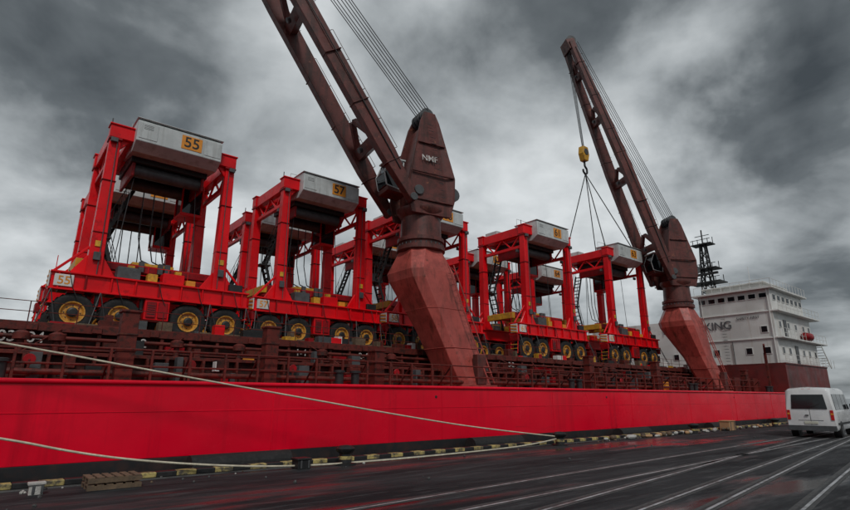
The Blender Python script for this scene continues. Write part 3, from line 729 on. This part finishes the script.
# ---------------------------------------------------------------- world / light
wd=bpy.data.worlds.new("World");S.world=wd;wd.use_nodes=True;N=wd.node_tree.nodes;L=wd.node_tree.links
bg=N['Background'];bg.inputs['Strength'].default_value=.1
sky=N.new('ShaderNodeTexSky');sky.sky_type='NISHITA';sky.sun_disc=False
SE=math.radians(48)
sky.sun_elevation=SE
tc=N.new('ShaderNodeTexCoord');sep=N.new('ShaderNodeSeparateXYZ');L.new(tc.outputs['Generated'],sep.inputs[0])
def mth(op,a,b=None,clamp=False):
    n=N.new('ShaderNodeMath');n.operation=op;n.use_clamp=clamp
    for i,v in enumerate((a,b)):
        if v is None:continue
        if isinstance(v,(int,float)):n.inputs[i].default_value=v
        else:L.new(v,n.inputs[i])
    return n.outputs[0]
zz=mth('ADD',mth('MAXIMUM',sep.outputs['Z'],0.0),.30)
cx=mth('DIVIDE',sep.outputs['X'],zz);cy=mth('DIVIDE',sep.outputs['Y'],zz)
cmb=N.new('ShaderNodeCombineXYZ');L.new(cx,cmb.inputs[0]);L.new(cy,cmb.inputs[1])
def wn(sc,det,off=(0,0,0),ro=.5,dist=0.):
    mp=N.new('ShaderNodeMapping');mp.inputs['Location'].default_value=off;L.new(cmb.outputs[0],mp.inputs[0])
    n=N.new('ShaderNodeTexNoise');n.inputs['Scale'].default_value=sc;n.inputs['Detail'].default_value=det;n.inputs['Roughness'].default_value=ro;n.inputs['Distortion'].default_value=dist
    L.new(mp.outputs[0],n.inputs['Vector']);return n
n1=wn(2.0,7,(3.1,1.7,0),.54,.35);n2=wn(.8,3,(7.7,2.2,0),.5);n3=wn(5.0,5,(1.7,5.2,0),.5,.4)
fac=mth('ADD',mth('ADD',mth('MULTIPLY',n1.outputs['Fac'],.50),mth('MULTIPLY',n2.outputs['Fac'],.28)),mth('MULTIPLY',n3.outputs['Fac'],.22))
fac=mth('ADD',mth('MULTIPLY',mth('SUBTRACT',fac,.5),1.6),.5)
A=math.radians(50.5);pp=math.radians(15.1)
def dirn(u,v):
    x=(u-425)/530;y=-(v-255)/530;F=math.cos(pp)-y*math.sin(pp);Z=math.sin(pp)+y*math.cos(pp)
    return Vector((F*math.cos(A)+x*math.sin(A),F*math.sin(A)-x*math.cos(A),Z)).normalized()
nd=N.new('ShaderNodeTexNoise');nd.inputs['Scale'].default_value=3.5;nd.inputs['Detail'].default_value=6;L.new(tc.outputs['Generated'],nd.inputs['Vector'])
vs=N.new('ShaderNodeVectorMath');vs.operation='SUBTRACT';L.new(nd.outputs['Color'],vs.inputs[0]);vs.inputs[1].default_value=(.5,.5,.5)
vm=N.new('ShaderNodeVectorMath');vm.operation='SCALE';L.new(vs.outputs[0],vm.inputs[0]);vm.inputs['Scale'].default_value=.5
va=N.new('ShaderNodeVectorMath');va.operation='ADD';L.new(vm.outputs[0],va.inputs[0]);L.new(tc.outputs['Generated'],va.inputs[1])
def bank(d,rad,amt,acc):
    ds=N.new('ShaderNodeVectorMath');ds.operation='DISTANCE';L.new(va.outputs[0],ds.inputs[0]);ds.inputs[1].default_value=d
    r=N.new('ShaderNodeMapRange');r.interpolation_type='SMOOTHSTEP';r.inputs['From Min'].default_value=0;r.inputs['From Max'].default_value=rad;r.inputs['To Min'].default_value=amt;r.inputs['To Max'].default_value=0;L.new(ds.outputs['Value'],r.inputs['Value'])
    return mth('ADD',acc,r.outputs[0])
acc=fac
for (u,v),rad,amt in (((40,80),.34,-.20),((200,5),.30,-.12),((520,25),.34,-.22),((620,5),.25,-.12),((815,40),.28,-.34),((735,115),.18,-.14),((845,230),.28,-.12),((0,0),.3,-.14),((850,330),.2,-.05),
                      ((20,250),.50,.22),((500,180),.5,.14),((300,90),.3,.12),((690,60),.16,.20),((640,200),.35,.12),((90,20),.12,.08),((770,230),.2,.14)):
    acc=bank(tuple(dirn(u,v)),rad,amt,acc)
cr=N.new('ShaderNodeValToRGB');L.new(acc,cr.inputs['Fac'])
e=cr.color_ramp.elements
e[0].position=.14;e[0].color=(.055,.065,.072,1)
e[1].position=.80;e[1].color=(.70,.735,.75,1)
e2=e.new(.32);e2.color=(.130,.147,.157,1)
e3=e.new(.54);e3.color=(.38,.41,.425,1)
sc=N.new('ShaderNodeVectorMath');sc.operation='SCALE';L.new(cr.outputs[0],sc.inputs[0]);sc.inputs['Scale'].default_value=10.
mx=N.new('ShaderNodeMix');mx.data_type='RGBA';mx.inputs['Factor'].default_value=.97;L.new(sky.outputs[0],mx.inputs[6]);L.new(sc.outputs[0],mx.inputs[7])
L.new(mx.outputs[2],bg.inputs['Color'])
ld=bpy.data.lights.new('sun','SUN');ld.energy=1.5;ld.angle=math.radians(10);ld.color=(1,.97,.93)
lo=bpy.data.objects.new('sun',ld);COL.objects.link(lo)
sd=Vector((-.45*math.cos(SE),-math.cos(SE)*.88,math.sin(SE)))
lo.rotation_euler=sd.to_track_quat('Z','Y').to_euler();lo.location=(0,-20,60)
sky.sun_rotation=math.atan2(sd.x,sd.y)
# ---------------------------------------------------------------- camera
cd=bpy.data.cameras.new('camera');co=bpy.data.objects.new('camera',cd);COL.objects.link(co);S.camera=co
cd.sensor_width=36;cd.lens=530/850*36;cd.clip_end=8000;cd.clip_start=.05
co.location=(0,0,2)
fd=Vector((math.cos(A)*math.cos(pp),math.sin(A)*math.cos(pp),math.sin(pp)))
co.rotation_euler=fd.to_track_quat('-Z','Y').to_euler()
S.view_settings.view_transform='Standard';S.view_settings.look='None';S.view_settings.exposure=0
